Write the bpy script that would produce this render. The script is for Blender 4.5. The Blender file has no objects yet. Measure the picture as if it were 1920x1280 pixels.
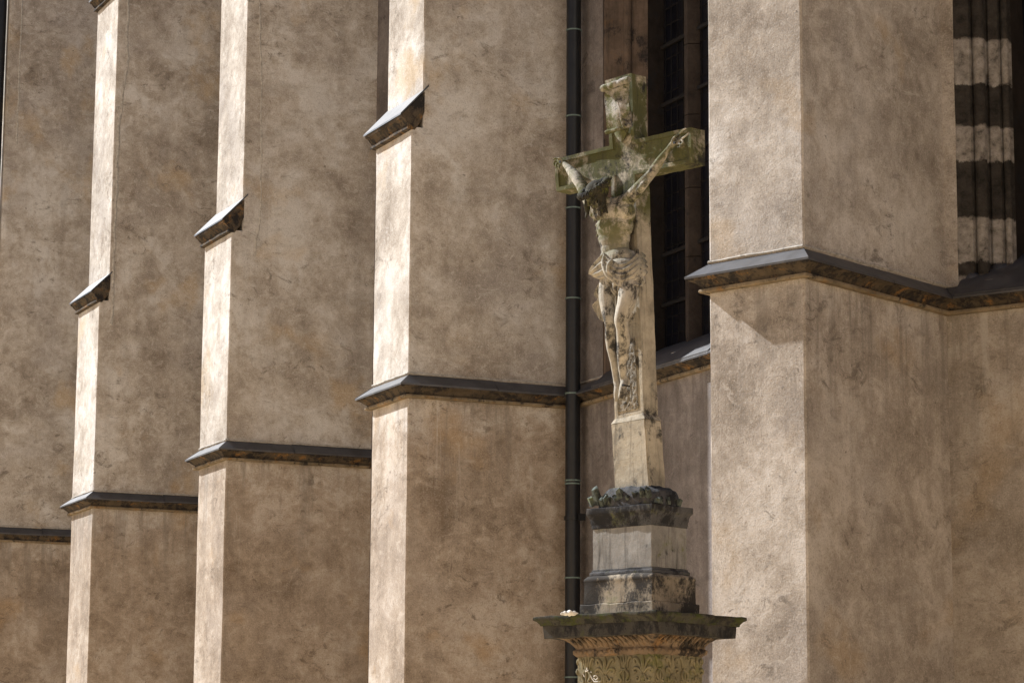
import bpy, bmesh, math, random
from mathutils import Vector, Matrix, noise
random.seed(7)
S = bpy.context.scene
COL = S.collection

# ------------------------------------------------------------------ camera
FPX, YH, EYE = 5000.0, 1491.0, 1.6
PITCH = math.atan((YH - 640) / FPX)
ROLL = math.radians(0.35)
CF = Vector((0, math.cos(PITCH), math.sin(PITCH)))
CU = Vector((0, -math.sin(PITCH), math.cos(PITCH)))
CR = Vector((1, 0, 0))
cr = CR * math.cos(ROLL) + CU * math.sin(ROLL)
cu = -CR * math.sin(ROLL) + CU * math.cos(ROLL)
cam_d = bpy.data.cameras.new("camera")
cam_d.sensor_width = 36.0
cam_d.lens = 36.0 * FPX / 1920.0
cam_d.clip_start, cam_d.clip_end = 0.1, 2000
cam = bpy.data.objects.new("camera", cam_d)
COL.objects.link(cam)
M3 = Matrix((cr, cu, -CF)).transposed()
cam.matrix_world = Matrix.Translation((0, 0, EYE)) @ M3.to_4x4()
S.camera = cam

# ------------------------------------------------------------------ sun and sky
SUN_TRAVEL = Vector((0.832, -0.555, -0.756)).normalized()
world = bpy.data.worlds.new("World")
S.world = world
world.use_nodes = True
wn = world.node_tree.nodes
sky = wn.new("ShaderNodeTexSky")
sky.sky_type = 'NISHITA'
sky.sun_disc = False
sky.sun_elevation = math.asin(-SUN_TRAVEL.z)
sky.sun_rotation = math.atan2(-SUN_TRAVEL.x, -SUN_TRAVEL.y)
sky.air_density = 0.6
sky.dust_density = 0.4
world.node_tree.links.new(sky.outputs[0], wn["Background"].inputs[0])
wn["Background"].inputs[1].default_value = 0.05
sun_d = bpy.data.lights.new("sun", 'SUN')
sun_d.energy = 5.0
sun_d.angle = math.radians(0.5)
sun_d.color = (1.0, 1.0, 0.998)
sun = bpy.data.objects.new("sun", sun_d)
COL.objects.link(sun)
sun.rotation_euler = SUN_TRAVEL.to_track_quat('-Z', 'Y').to_euler()
sun.location = (-30, 20, 40)
S.view_settings.view_transform = 'Standard'
S.view_settings.look = 'None'
S.view_settings.exposure = 0.93
S.view_settings.gamma = 1.0

# ------------------------------------------------------------------ measuring helpers
def ray(px, py):
    x, y = (px - 960) / FPX, -(py - 640) / FPX
    return CF + cr * x + cu * y
def at_z(px, py, z):
    d = ray(px, py)
    return Vector((0, 0, EYE)) + d * ((z - EYE) / d.z)
def on_plane(px, py, p0, n):
    d = ray(px, py)
    o = Vector((0, 0, EYE))
    return o + d * ((p0 - o).dot(n) / d.dot(n))
def flat(v):
    return Vector((v.x, v.y, 0))
def height_at(px, py, p):
    """height seen at a pixel above the plan point p"""
    d = ray(px, py)
    return EYE + d.z * (p.y / d.y)

# ------------------------------------------------------------------ mesh helpers
class MB:
    def __init__(self):
        self.v, self.f, self.m = [], [], []
    def add(self, vs, fs, mat=0):
        o = len(self.v)
        self.v += [Vector(p) for p in vs]
        for f in fs:
            self.f.append([i + o for i in f]); self.m.append(mat)
    def box(self, c, ax, ay, az, mat=0):
        vs = [c + ax * i + ay * j + az * k for k in (-1, 1) for j in (-1, 1) for i in (-1, 1)]
        self.add(vs, [(0, 2, 3, 1), (4, 5, 7, 6), (0, 1, 5, 4), (2, 6, 7, 3), (0, 4, 6, 2), (1, 3, 7, 5)], mat)
    def loft(self, rings, closed=True, caps=True, mat=0):
        n = len(rings[0]); vs = [p for r in rings for p in r]; fs = []
        for i in range(len(rings) - 1):
            for j in range(n if closed else n - 1):
                a, b = i * n + j, i * n + (j + 1) % n
                fs.append((a, b, b + n, a + n))
        if caps and closed:
            fs.append(tuple(range(n - 1, -1, -1)))
            fs.append(tuple(range((len(rings) - 1) * n, len(rings) * n)))
        self.add(vs, fs, mat)
    def tube(self, pts, rads, seg=8, mat=0, flatn=None, fl=1.0):
        """tapered tube; flatn/fl flatten the section along one direction"""
        pts = [Vector(p) for p in pts]
        if not hasattr(rads, '__len__'):
            rads = [rads] * len(pts)
        rings = []
        t0 = (pts[1] - pts[0]).normalized()
        ref = Vector((0, 0, 1)) if abs(t0.z) < 0.9 else Vector((1, 0, 0))
        a = t0.cross(ref).normalized()
        for i, p in enumerate(pts):
            t = (pts[min(i + 1, len(pts) - 1)] - pts[max(i - 1, 0)])
            t = t.normalized() if t.length > 1e-9 else t0
            a = (a - t * a.dot(t))
            a = a.normalized() if a.length > 1e-6 else t.orthogonal().normalized()
            b = t.cross(a)
            ring = []
            for k in range(seg):
                th = 2 * math.pi * k / seg
                q = a * math.cos(th) * rads[i] + b * math.sin(th) * rads[i]
                if flatn is not None:
                    q = q - flatn * q.dot(flatn) * (1 - fl)
                ring.append(p + q)
            rings.append(ring)
        self.loft(rings, mat=mat)
    def ell(self, c, ax, ay, az, seg=16, ring=10, mat=0):
        rings = []
        for i in range(1, ring):
            th = math.pi * i / ring
            rings.append([c + ax * math.sin(th) * math.cos(2 * math.pi * k / seg) + ay * math.sin(th) * math.sin(2 * math.pi * k / seg) + az * math.cos(th) for k in range(seg)])
        rings = [[c + az * 1.0 + (p - c - az * math.cos(math.pi / ring)) * 0.02 for p in rings[0]]] + rings
        rings.append([c - az * 1.0 + (p - c + az * math.cos(math.pi / ring)) * 0.02 for p in rings[-1]])
        self.loft(rings, mat=mat)
    def build(self, name, mats, parent=None, sharp=35, smooth=True, fix=True):
        me = bpy.data.meshes.new(name)
        me.from_pydata([tuple(p) for p in self.v], [], self.f)
        if not isinstance(mats, (list, tuple)):
            mats = [mats]
        for m in mats:
            me.materials.append(m)
        for p, mi in zip(me.polygons, self.m):
            p.material_index = mi
        if fix:
            bm = bmesh.new(); bm.from_mesh(me)
            bmesh.ops.recalc_face_normals(bm, faces=bm.faces)
            bm.to_mesh(me); bm.free()
        if smooth:
            me.shade_smooth()
            me.set_sharp_from_angle(angle=math.radians(sharp))
        o = bpy.data.objects.new(name, me)
        COL.objects.link(o)
        if parent is not None:
            o.parent = parent
            o.matrix_parent_inverse = Matrix.Translation(-root_loc(parent))
        return o
def root_loc(o):
    l = Vector((0, 0, 0))
    while o is not None:
        l = l + o.location if o.parent is None else l
        o = o.parent
    return l
def empty(name, loc, label, cat):
    o = bpy.data.objects.new(name, None)
    o.location = loc
    o.empty_display_size = 0.3
    COL.objects.link(o)
    o['label'] = label; o['category'] = cat
    return o
_build = MB.build
def build(self, name, mats, parent=None, **k):
    o = _build(self, name, mats, parent, **k)
    if parent is not None and parent.parent is not None:
        o.matrix_parent_inverse = Matrix.Identity(4)
    return o
MB.build = build
def bevel(o, w, seg=2, ang=40):
    bm = bmesh.new(); bm.from_mesh(o.data)
    es = [e for e in bm.edges if len(e.link_faces) == 2 and e.calc_face_angle(0) > math.radians(ang)]
    bmesh.ops.bevel(bm, geom=es, offset=w, segments=seg, affect='EDGES', clamp_overlap=True)
    bm.to_mesh(o.data); bm.free()
    o.data.shade_smooth(); o.data.set_sharp_from_angle(angle=math.radians(50))
def roughen(o, amp, sc, cuts=0, maxlen=None, seed=0.0):
    """break straight edges: subdivide long edges and push the vertices about"""
    bm = bmesh.new(); bm.from_mesh(o.data)
    if maxlen:
        for _ in range(5):
            es = [e for e in bm.edges if e.calc_length() > maxlen]
            if not es: break
            bmesh.ops.subdivide_edges(bm, edges=es, cuts=1, use_grid_fill=True)
        bmesh.ops.triangulate(bm, faces=[f for f in bm.faces if len(f.verts) > 4])
    for v in bm.verts:
        p = v.co * sc + Vector((seed, seed * 2, 0))
        v.co += Vector((noise.noise(p), noise.noise(p + Vector((31, 0, 7))), noise.noise(p + Vector((0, 57, 3))))) * amp
    bm.to_mesh(o.data); bm.free()
    o.data.shade_smooth(); o.data.set_sharp_from_angle(angle=math.radians(38))
def fuse(o, voxel, smooth=4, fac=0.5):
    """one continuous skin over everything in the mesh"""
    r = o.modifiers.new("r", 'REMESH'); r.mode = 'VOXEL'; r.voxel_size = voxel; r.use_smooth_shade = True
    if smooth:
        s = o.modifiers.new("s", 'SMOOTH'); s.iterations = smooth; s.factor = fac
    bpy.context.view_layer.update()
    dg = bpy.context.evaluated_depsgraph_get()
    me = bpy.data.meshes.new_from_object(o.evaluated_get(dg))
    o.modifiers.clear()
    old = o.data
    nm = old.name
    o.data = me
    bpy.data.meshes.remove(old); me.name = nm
    me.shade_smooth()

# ------------------------------------------------------------------ materials
class N:
    """tiny node builder"""
    def __init__(self, name):
        self.m = bpy.data.materials.new(name); self.m.use_nodes = True
        self.t = self.m.node_tree; self.b = self.t.nodes["Principled BSDF"]
        g = self.t.nodes.new("ShaderNodeNewGeometry"); self.P = g.outputs["Position"]; self.Nrm = g.outputs["Normal"]
    def n(self, typ): return self.t.nodes.new(typ)
    def l(self, a, b): self.t.links.new(a, b)
    def mp(self, scale=(1, 1, 1), loc=(0, 0, 0)):
        k = self.n("ShaderNodeMapping"); self.l(self.P, k.inputs[0])
        k.inputs["Scale"].default_value = scale; k.inputs["Location"].default_value = loc
        return k.outputs[0]
    def noise(self, sc, det=6, rough=0.6, dist=0.0, vec=None):
        k = self.n("ShaderNodeTexNoise"); self.l(vec or self.P, k.inputs["Vector"])
        k.inputs["Scale"].default_value = sc; k.inputs["Detail"].default_value = det
        k.inputs["Roughness"].default_value = rough; k.inputs["Distortion"].default_value = dist
        return k.outputs[0]
    def ramp(self, fac, stops, smooth=False):
        k = self.n("ShaderNodeValToRGB"); self.l(fac, k.inputs[0]); r = k.color_ramp
        if smooth: r.interpolation = 'EASE'
        while len(r.elements) < len(stops): r.elements.new(0.5)
        for e, (p, c) in zip(r.elements, stops):
            e.position = p
            e.color = (c, c, c, 1) if not hasattr(c, '__len__') else (*c, 1)
        return k.outputs[0]
    def mix(self, fac, a, b, mode='MIX'):
        k = self.n("ShaderNodeMix"); k.data_type = 'RGBA'; k.blend_type = mode
        for s, v in ((0, fac), (6, a), (7, b)):
            if hasattr(v, 'is_linked'): self.l(v, k.inputs[s])
            elif s == 0: k.inputs[0].default_value = v
            else: k.inputs[s].default_value = (*v, 1) if hasattr(v, '__len__') else (v, v, v, 1)
        return k.outputs[2]
    def math(self, op, a, b=None, clamp=False):
        k = self.n("ShaderNodeMath"); k.operation = op; k.use_clamp = clamp
        for i, v in enumerate((a, b)):
            if v is None: continue
            if hasattr(v, 'is_linked'): self.l(v, k.inputs[i])
            else: k.inputs[i].default_value = v
        return k.outputs[0]
    def z(self):
        k = self.n("ShaderNodeSeparateXYZ"); self.l(self.P, k.inputs[0]); return k.outputs[2]
    def up(self):
        k = self.n("ShaderNodeSeparateXYZ"); self.l(self.Nrm, k.inputs[0]); return k.outputs[2]
    def rng(self, v, a, b, c=0.0, d=1.0):
        k = self.n("ShaderNodeMapRange"); self.l(v, k.inputs[0])
        for i, x in enumerate((a, b, c, d)): k.inputs[i + 1].default_value = x
        return k.outputs[0]
    def bump(self, h, strength, dist, prev=None):
        k = self.n("ShaderNodeBump"); self.l(h, k.inputs["Height"])
        k.inputs["Strength"].default_value = strength; k.inputs["Distance"].default_value = dist
        if prev is not None: self.l(prev, k.inputs["Normal"])
        return k.outputs[0]
    def out(self, col, rough=0.9, nrm=None, spec=0.2):
        if hasattr(col, 'is_linked'): self.l(col, self.b.inputs["Base Color"])
        else: self.b.inputs["Base Color"].default_value = (*col, 1)
        if hasattr(rough, 'is_linked'): self.l(rough, self.b.inputs["Roughness"])
        else: self.b.inputs["Roughness"].default_value = rough
        self.b.inputs["Specular IOR Level"].default_value = spec
        if nrm is not None: self.l(nrm, self.b.inputs["Normal"])
        return self.m

def plaster(name, dark, mid, light, ochre=0.5, grain=1.0, off=0.0, streak=0.35, lowdirt=0.5):
    k = N(name)
    v = k.mp(loc=(off, off * 1.7, off * 0.3))
    big = k.noise(0.7, 6, 0.62, 0.2, v)
    med = k.noise(2.6, 12, 0.70, 0.35, v)
    sml = k.noise(11, 9, 0.72, 0.5, v)
    fine = k.noise(85, 5, 0.75, 0, v)
    stv = k.mp(scale=(5, 5, 0.35), loc=(off, 0, 0))
    st = k.noise(1.0, 6, 0.68, 0.3, stv)
    t = k.math('ADD', k.math('MULTIPLY', big, 0.36), k.math('MULTIPLY', med, 0.44))
    t = k.math('ADD', t, k.math('MULTIPLY', sml, 0.20))
    mm = tuple((a + b) / 2 for a, b in zip(dark, mid))
    c = k.ramp(t, [(0.40, dark), (0.462, mm), (0.512, mid), (0.575, light)])
    # cooler, greyer lime-washed areas against browner ones
    hue = k.noise(1.1, 5, 0.6, 0.3, k.mp(loc=(off + 4, 6, 1)))
    g = sum(mid) / 3
    c = k.mix(k.math('MULTIPLY', k.rng(hue, 0.5, 0.66), 0.35), c, (g * 1.02, g * 0.97, g * 0.95))
    # vertical washes
    c = k.mix(k.math('MULTIPLY', k.rng(st, 0.52, 0.72), streak), c, tuple(x * 0.60 for x in mid))
    c = k.mix(k.math('MULTIPLY', k.rng(st, 0.46, 0.28), streak * 0.7), c, light)
    # ochre patches
    oc = k.noise(1.3, 6, 0.55, 0.2, k.mp(loc=(off + 9, 4, 2)))
    c = k.mix(k.math('MULTIPLY', k.rng(oc, 0.585, 0.68), ochre), c, (mid[0] * 1.06, mid[1] * 0.86, mid[2] * 0.56))
    # scuffed, blackened scrapes with crisp broken edges, in clusters
    sc1 = k.noise(6.5, 12, 0.76, 0.9, k.mp(scale=(1, 1, 1.5), loc=(off + 3, 1, 7)))
    gate = k.rng(k.noise(1.5, 5, 0.6, 0.3, k.mp(loc=(off + 21, 2, 5))), 0.45, 0.60)
    c = k.mix(k.math('MULTIPLY', k.math('MULTIPLY', k.rng(sc1, 0.54, 0.61), gate), 0.68), c, tuple(x * 0.55 for x in dark))
    c = k.mix(k.math('MULTIPLY', k.rng(sc1, 0.45, 0.38), 0.38), c, tuple(min(1, x * 1.10) for x in light))
    # lift lines: faint darker horizontal laps of the render coats
    lap = k.noise(1.0, 8, 0.7, 0.4, k.mp(scale=(0.8, 0.8, 3.2), loc=(off + 2, 9, 0)))
    c = k.mix(k.math('MULTIPLY', k.rng(lap, 0.56, 0.66), 0.30), c, tuple(x * 0.72 for x in mm))
    # grain
    c = k.mix(k.math('MULTIPLY', k.rng(fine, 0.53, 0.66), 0.5), c, tuple(x * 0.55 for x in dark))
    c = k.mix(k.math('MULTIPLY', k.rng(fine, 0.46, 0.32), 0.42), c, tuple(min(1, x * 1.2) for x in light))
    pit = k.noise(22, 3, 0.5, 0.5, k.mp(loc=(off, 8, 1)))
    c = k.mix(k.math('MULTIPLY', k.rng(pit, 0.73, 0.75), 0.6), c, tuple(x * 0.35 for x in dark))
    if lowdirt:
        zz = k.math('ADD', k.z(), k.math('MULTIPLY', med, 1.2))
        c = k.mix(k.math('MULTIPLY', k.rng(zz, 5.75, 5.2), lowdirt), c, k.mix(1.0, c, (0.66, 0.53, 0.405), 'MULTIPLY'))
    dr = k.noise(1.0, 7, 0.72, 0.2, k.mp(scale=(7, 7, 0.45), loc=(off + 6, 3, 0)))
    zd = k.z()
    band = k.math('MULTIPLY', k.rng(zd, HS - 1.5, HS - 0.3), k.rng(zd, HS - 0.1, HS - 0.2))
    c = k.mix(k.math('MULTIPLY', k.math('MULTIPLY', k.rng(dr, 0.50, 0.60), band), 0.5), c, tuple(x * 0.55 for x in mm))
    c = k.mix(k.math('MULTIPLY', k.math('MULTIPLY', k.rng(dr, 0.40, 0.33), band), 0.5), c, light)
    b = k.bump(med, 0.20 * grain, 0.03)
    b = k.bump(sc1, 0.4 * grain, 0.014, b)
    b = k.bump(sml, 0.38 * grain, 0.014, b)
    b = k.bump(fine, 0.7 * grain, 0.005, b)
    return k.out(c, 0.93, b, 0.12)

def carved(name, base, moss=0.5, soot=0.5, scale=1.0, zmoss=None, streak=0.0, moss_col=(0.115, 0.125, 0.03), bumpk=1.0, ochre=0.0, off=0.0):
    """old sandstone: sooty blotches, moss, washed pale places"""
    k = N(name)
    v = k.mp(loc=(off, off, off))
    a = k.noise(5 * scale, 9, 0.70, 0.15, v)
    b_ = k.noise(17 * scale, 9, 0.74, 0.2, v)
    f = k.noise(160, 4, 0.7, 0, v)
    c = k.ramp(a, [(0.34, tuple(x * 0.62 for x in base)), (0.5, base), (0.66, tuple(min(1, x * 1.28) for x in base))])
    c = k.mix(k.math('MULTIPLY', k.rng(b_, 0.5, 0.68), 0.45), c, tuple(x * 0.5 for x in base))
    if ochre:
        o = k.noise(7, 9, 0.72, 0.2, k.mp(loc=(5 + off, 1, 3)))
        c = k.mix(k.math('MULTIPLY', k.rng(o, 0.55, 0.63), ochre), c, (0.30, 0.155, 0.045))
    if moss:
        mm = k.noise(7 * scale, 10, 0.76, 0.2, k.mp(loc=(2 + off, 7, 4)))
        amt = k.rng(mm, 0.62 - 0.3 * moss, 0.74 - 0.3 * moss)
        if zmoss: amt = k.math('MULTIPLY', amt, k.rng(k.math('ADD', k.z(), k.math('MULTIPLY', b_, 0.12)), zmoss[0], zmoss[1]), True)
        green = k.mix(b_, tuple(x * 0.6 for x in moss_col), tuple(x * 1.7 for x in moss_col))
        c = k.mix(k.math('MULTIPLY', amt, 0.9), c, green)
    if soot:
        ss = k.noise(6.5 * scale, 11, 0.78, 0.25, k.mp(scale=(1, 1, 0.75), loc=(11 + off, 3, 9)))
        c = k.mix(k.math('MULTIPLY', k.rng(ss, 0.66 - 0.26 * soot, 0.74 - 0.26 * soot), 0.9), c, (0.018, 0.018, 0.02))
    if streak:
        s = k.noise(1.0, 6, 0.7, 0.3, k.mp(scale=(26, 26, 2.2), loc=(off, 0, 0)))
        c = k.mix(k.math('MULTIPLY', k.rng(s, 0.5, 0.66), streak), c, (0.03, 0.027, 0.024))
    c = k.mix(k.math('MULTIPLY', k.rng(f, 0.55, 0.7), 0.4), c, tuple(x * 0.3 for x in base))
    n = k.bump(b_, 0.45 * bumpk, 0.012)
    n = k.bump(f, 0.5 * bumpk, 0.003, n)
    return k.out(c, 0.92, n, 0.15)

HS = EYE + (1491 - 467) / 5000 * 17            # top of the string course at the wall
P_DARK, P_MID, P_LIGHT = (0.245, 0.206, 0.166), (0.46, 0.415, 0.362), (0.61, 0.588, 0.555)
PL = plaster("nave_plaster", P_DARK, P_MID, P_LIGHT, 0.5, 0.8)
PL4 = plaster("rough_plaster", (0.24, 0.21, 0.178), (0.44, 0.402, 0.36), (0.59, 0.56, 0.525), 0.4, 1.1, off=5.3, streak=0.4, lowdirt=0.15)
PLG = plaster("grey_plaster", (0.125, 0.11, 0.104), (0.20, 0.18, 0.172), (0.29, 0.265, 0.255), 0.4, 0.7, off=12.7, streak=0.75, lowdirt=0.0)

def slate_mat():
    k = N("slate")
    a = k.noise(6, 6, 0.6, 0.5); f = k.noise(90, 4, 0.6)
    c = k.ramp(a, [(0.35, (0.034, 0.035, 0.040)), (0.62, (0.072, 0.073, 0.081))])
    c = k.mix(k.math('MULTIPLY', k.rng(f, 0.62, 0.75), 0.4), c, (0.2, 0.2, 0.2))
    return k.out(c, 0.45, k.bump(f, 0.3, 0.003), 0.6)
SLATE = slate_mat()
MOULD = carved("moulding_stone", (0.085, 0.067, 0.048), moss=0, soot=0.70, ochre=0.6, scale=1.3)
def simple(name, col, rough, scale=20, var=0.35, spec=0.3, bump=0.3):
    k = N(name)
    a = k.noise(scale, 6, 0.65, 0.5)
    c = k.ramp(a, [(0.3, tuple(x * (1 - var) for x in col)), (0.7, tuple(min(1, x * (1 + var)) for x in col))])
    return k.out(c, rough, k.bump(a, bump, 0.004), spec)
FILLET = simple("mortar_and_lit_seam", (0.42, 0.395, 0.355), 0.95, 30, 0.4, 0.1, 0.5)
ROLL = carved("roll_stone", (0.23, 0.185, 0.125), moss=0, soot=0.5, ochre=0.5, scale=1.2, off=4.4)
PIPE = simple("pipe_paint", (0.009, 0.010, 0.012), 0.42, 9, 0.4, 0.4, 0.1)
RING = simple("verdigris_collar", (0.13, 0.18, 0.17), 0.6, 40, 0.3)
GLASS = simple("old_glass", (0.004, 0.0045, 0.008), 0.28, 14, 0.7, 0.4, 0.5)
IRON = simple("iron", (0.009, 0.008, 0.008), 0.7, 30)
JAMB = carved("jamb_stone", (0.115, 0.086, 0.067), moss=0, soot=0.5, ochre=0.12, scale=0.7, streak=0.45)
MULL = carved("mullion_stone", (0.052, 0.042, 0.037), moss=0, soot=0.35, scale=1.0)
REVEAL = carved("shaded_sooty_reveal", (0.022, 0.018, 0.016), moss=0, soot=0.5)  # near-black: deep shade of the window recess and soot, put into the colour

def banded_mat():
    k = N("banded_stone")
    a = k.noise(11, 9, 0.74, 0.2); f = k.noise(120, 4, 0.7)
    zz = k.math('ADD', k.z(), k.math('MULTIPLY', k.math('SUBTRACT', a, 0.5), 0.11))
    fac = None
    for lo, hi in BANDS:
        e = k.math('MULTIPLY', k.rng(zz, lo - 0.008, lo + 0.008), k.rng(zz, hi + 0.008, hi - 0.008))
        fac = e if fac is None else k.math('ADD', fac, e, True)
    pale = k.ramp(a, [(0.32, (0.05, 0.046, 0.043)), (0.47, (0.21, 0.195, 0.18)), (0.68, (0.36, 0.345, 0.33))])
    dk = k.ramp(a, [(0.35, (0.016, 0.015, 0.014)), (0.62, (0.05, 0.045, 0.041)), (0.8, (0.10, 0.09, 0.08))])
    c = k.mix(fac, pale, dk)
    c = k.mix(k.math('MULTIPLY', k.rng(f, 0.58, 0.72), 0.5), c, (0.03, 0.028, 0.026))
    return k.out(c, 0.9, k.bump(f, 0.5, 0.004, k.bump(a, 0.5, 0.01)), 0.15)

ST_CROSS = carved("cross_stone", (0.40, 0.36, 0.285), moss=0.80, soot=0.42, scale=1.0, zmoss=(4.66, 4.84), streak=0.4, moss_col=(0.054, 0.060, 0.014))
ST_SIDE = ST_CROSS
ST_BASE = carved("pedestal_stone", (0.34, 0.29, 0.22), moss=0.1, soot=0.80, scale=0.62, streak=0.3, off=3.0)
ST_SHARD = carved("shard_stone", (0.10, 0.118, 0.105), moss=0.1, soot=0.72, scale=1.6, off=13.0)
ST_PALE = carved("dado_stone", (0.25, 0.243, 0.23), moss=0.2, soot=0.36, scale=0.7, streak=0.75, off=8.0)
ST_BLACK = carved("sooty_stone", (0.085, 0.085, 0.088), moss=0.22, soot=0.7, scale=0.7, off=1.0)
ST_CORN = carved("cornice_stone", (0.060, 0.057, 0.052), moss=0.15, soot=0.74, scale=1.3, off=2.0, moss_col=(0.07, 0.08, 0.016))
ST_TOPS = carved("mossy_slab_stone", (0.06, 0.058, 0.048), moss=0.5, soot=0.62, scale=1.7, off=2.9, moss_col=(0.042, 0.052, 0.012))
ST_BED = carved("leaf_moulding_stone", (0.20, 0.15, 0.105), moss=0, soot=0.6, ochre=0.55, scale=1.2, off=6.0)
ST_FRZ = carved("frieze_stone", (0.22, 0.195, 0.125), moss=0.3, soot=0.3, scale=1.0, off=4.0, moss_col=(0.11, 0.115, 0.04))
ST_FIG = carved("figure_stone", (0.39, 0.36, 0.30), moss=0.66, soot=0.58, scale=1.35, zmoss=(4.42, 4.7), bumpk=0.4, moss_col=(0.066, 0.070, 0.022), off=2.6)
ST_HAIR = carved("hair_stone", (0.045, 0.042, 0.031), moss=0.3, soot=0.6, scale=1.5, off=7.7)
ST_PANEL = carved("rough_infill", (0.30, 0.27, 0.22), moss=0, soot=0.5, scale=5.5, bumpk=1.6)
ST_SCROLL = carved("scroll_stone", (0.36, 0.335, 0.295), moss=0.62, soot=0.52, scale=1.3, off=9.0, moss_col=(0.07, 0.076, 0.02))
WHITE = simple("white_scrawl", (0.72, 0.70, 0.66), 0.8, 60, 0.2)
def ground_mat():
    k = N("ground_paving")
    a = k.noise(0.4, 6, 0.6); v = k.n("ShaderNodeTexVoronoi"); v.inputs["Scale"].default_value = 7.0
    k.l(k.P, v.inputs["Vector"])
    c = k.ramp(a, [(0.35, (0.60, 0.435, 0.255)), (0.65, (0.72, 0.535, 0.325))])
    return k.out(c, 0.9, k.bump(v.outputs[0], 0.5, 0.02), 0.2)

# ------------------------------------------------------------------ plan of the church, from sight lines
AN = math.radians(24.3)
UN = Vector((math.sin(AN), -math.cos(AN), 0))   # along the nave wall, towards the viewer
NN = Vector((-math.cos(AN), -math.sin(AN), 0))  # out of the nave wall
ZT = 13.0
B3 = flat(at_z(766, 702, HS)); B2 = flat(at_z(425, 826, HS)); B1 = flat(at_z(175, 921, HS)); B0 = flat(at_z(-19, 986, HS))
def fit(p):                                     # bring the corner onto the common front line
    d = p - B3
    return B3 + UN * d.dot(UN) + NN * d.dot(NN)
B4R = flat(at_z(1507, 465, HS)); B4L = flat(at_z(1329, 495.6, HS)); B4J = flat(at_z(1774, 540, HS))
A4 = (B4R - B4L).normalized(); N4 = Vector((A4.y, -A4.x, 0))
if N4.y > 0: N4 = -N4
DEP = 1.53
WALL0 = B3 - NN * DEP                           # a point of the nave wall plane

ground = MB()
ground.add([(-300, -300, 0), (300, -300, 0), (300, 300, 0), (-300, 300, 0)], [(0, 1, 2, 3)])
g = ground.build("ground", ground_mat(), smooth=False)
g['kind'] = 'structure'

hb = MB()                                         # unseen houses, assumed behind the viewer, added to throw warm light back
for i, (x0, x1, y, h) in enumerate(((-60, -34, -16, 13), (-34, -12, -15, 15), (-12, 9, -16, 12), (9, 30, -15.5, 14), (30, 60, -16, 13))):
    hb.box(Vector(((x0 + x1) / 2, y - 6, h / 2)), Vector(((x1 - x0) / 2 - .01, 0, 0)), Vector((0, 6, 0)), Vector((0, 0, h / 2)))
    n_ = int((x1 - x0) / 3)
    for f_ in range(3):
        for q in range(n_):
            hb.box(Vector((x0 + (q + .5) * (x1 - x0) / n_, y + .01, 2.2 + f_ * 3.8)), Vector((.55, 0, 0)), Vector((0, .03, 0)), Vector((0, 0, .95)), 1)
ho = hb.build("added_bounce_houses", [simple("bounce_house_front", (0.70, 0.54, 0.36), 0.9, 2, 0.1), GLASS], smooth=False)
ho['kind'] = 'structure'

church = empty("church", flat(WALL0), "tall plastered church wall with stepped buttresses, slate string courses and dark pointed windows", "church")

def shell(name, plan, z0, z1, mat, parent, amp=0.004, step=0.16, r=0.012, outs=None, edge=0.011):
    """rendered masonry: an open plan polyline raised to a skin whose faces and arrises are slightly uneven"""
    segs = []
    cols = []
    n = len(plan)
    for i in range(n - 1):
        a, b = plan[i], plan[i + 1]
        d = (b - a); L = d.length; d = d / L
        nr = Vector((d.y, -d.x, 0))
        ts = [r if i > 0 else 0.0, L - r if i < n - 2 else L]
        k = max(1, int(L / step))
        ts = [ts[0] + (ts[1] - ts[0]) * j / k for j in range(k + 1)]
        for t in ts:
            cols.append((a + d * t, nr))
    nz = max(2, int((z1 - z0) / step))
    vs, fs = [], []
    for j in range(nz + 1):
        z = z0 + (z1 - z0) * j / nz
        for p, nr in cols:
            q = Vector((p.x, p.y, z))
            h = noise.noise(q * 1.1) * 0.6 + noise.noise(q * 3.3) * 0.4
            w = (noise.noise(Vector((p.x * 0.3 + 9, p.y * 0.3, z * 1.3))) * 0.7 + noise.noise(Vector((p.x * 0.3 + 3, p.y * 0.3, z * 4.5))) * 0.5) * edge
            tang = Vector((-nr.y, nr.x, 0))
            vs.append(q + nr * h * amp + tang * w)
    m = len(cols)
    for j in range(nz):
        for i in range(m - 1):
            fs.append((j * m + i, j * m + i + 1, (j + 1) * m + i + 1, (j + 1) * m + i))
    mb = MB(); mb.add(vs, fs)
    return mb.build(name, mat, parent, sharp=30, fix=False)

# plan polylines run so that the outward side is on the right of travel... checked by cross product below
def outward(plan, inside):
    a, b = plan[0], plan[1]
    d = (b - a).normalized(); nr = Vector((d.y, -d.x, 0))
    return plan if nr.dot(inside - a) < 0 else plan[::-1]

def mitre(plan, i):
    def nrm(a, b):
        d = (b - a).normalized(); return Vector((d.y, -d.x, 0))
    if i == 0: return nrm(plan[0], plan[1])
    if i == len(plan) - 1: return nrm(plan[-2], plan[-1])
    n1, n2 = nrm(plan[i - 1], plan[i]), nrm(plan[i], plan[i + 1])
    m = (n1 + n2).normalized()
    return m / max(0.3, m.dot(n1))

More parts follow.
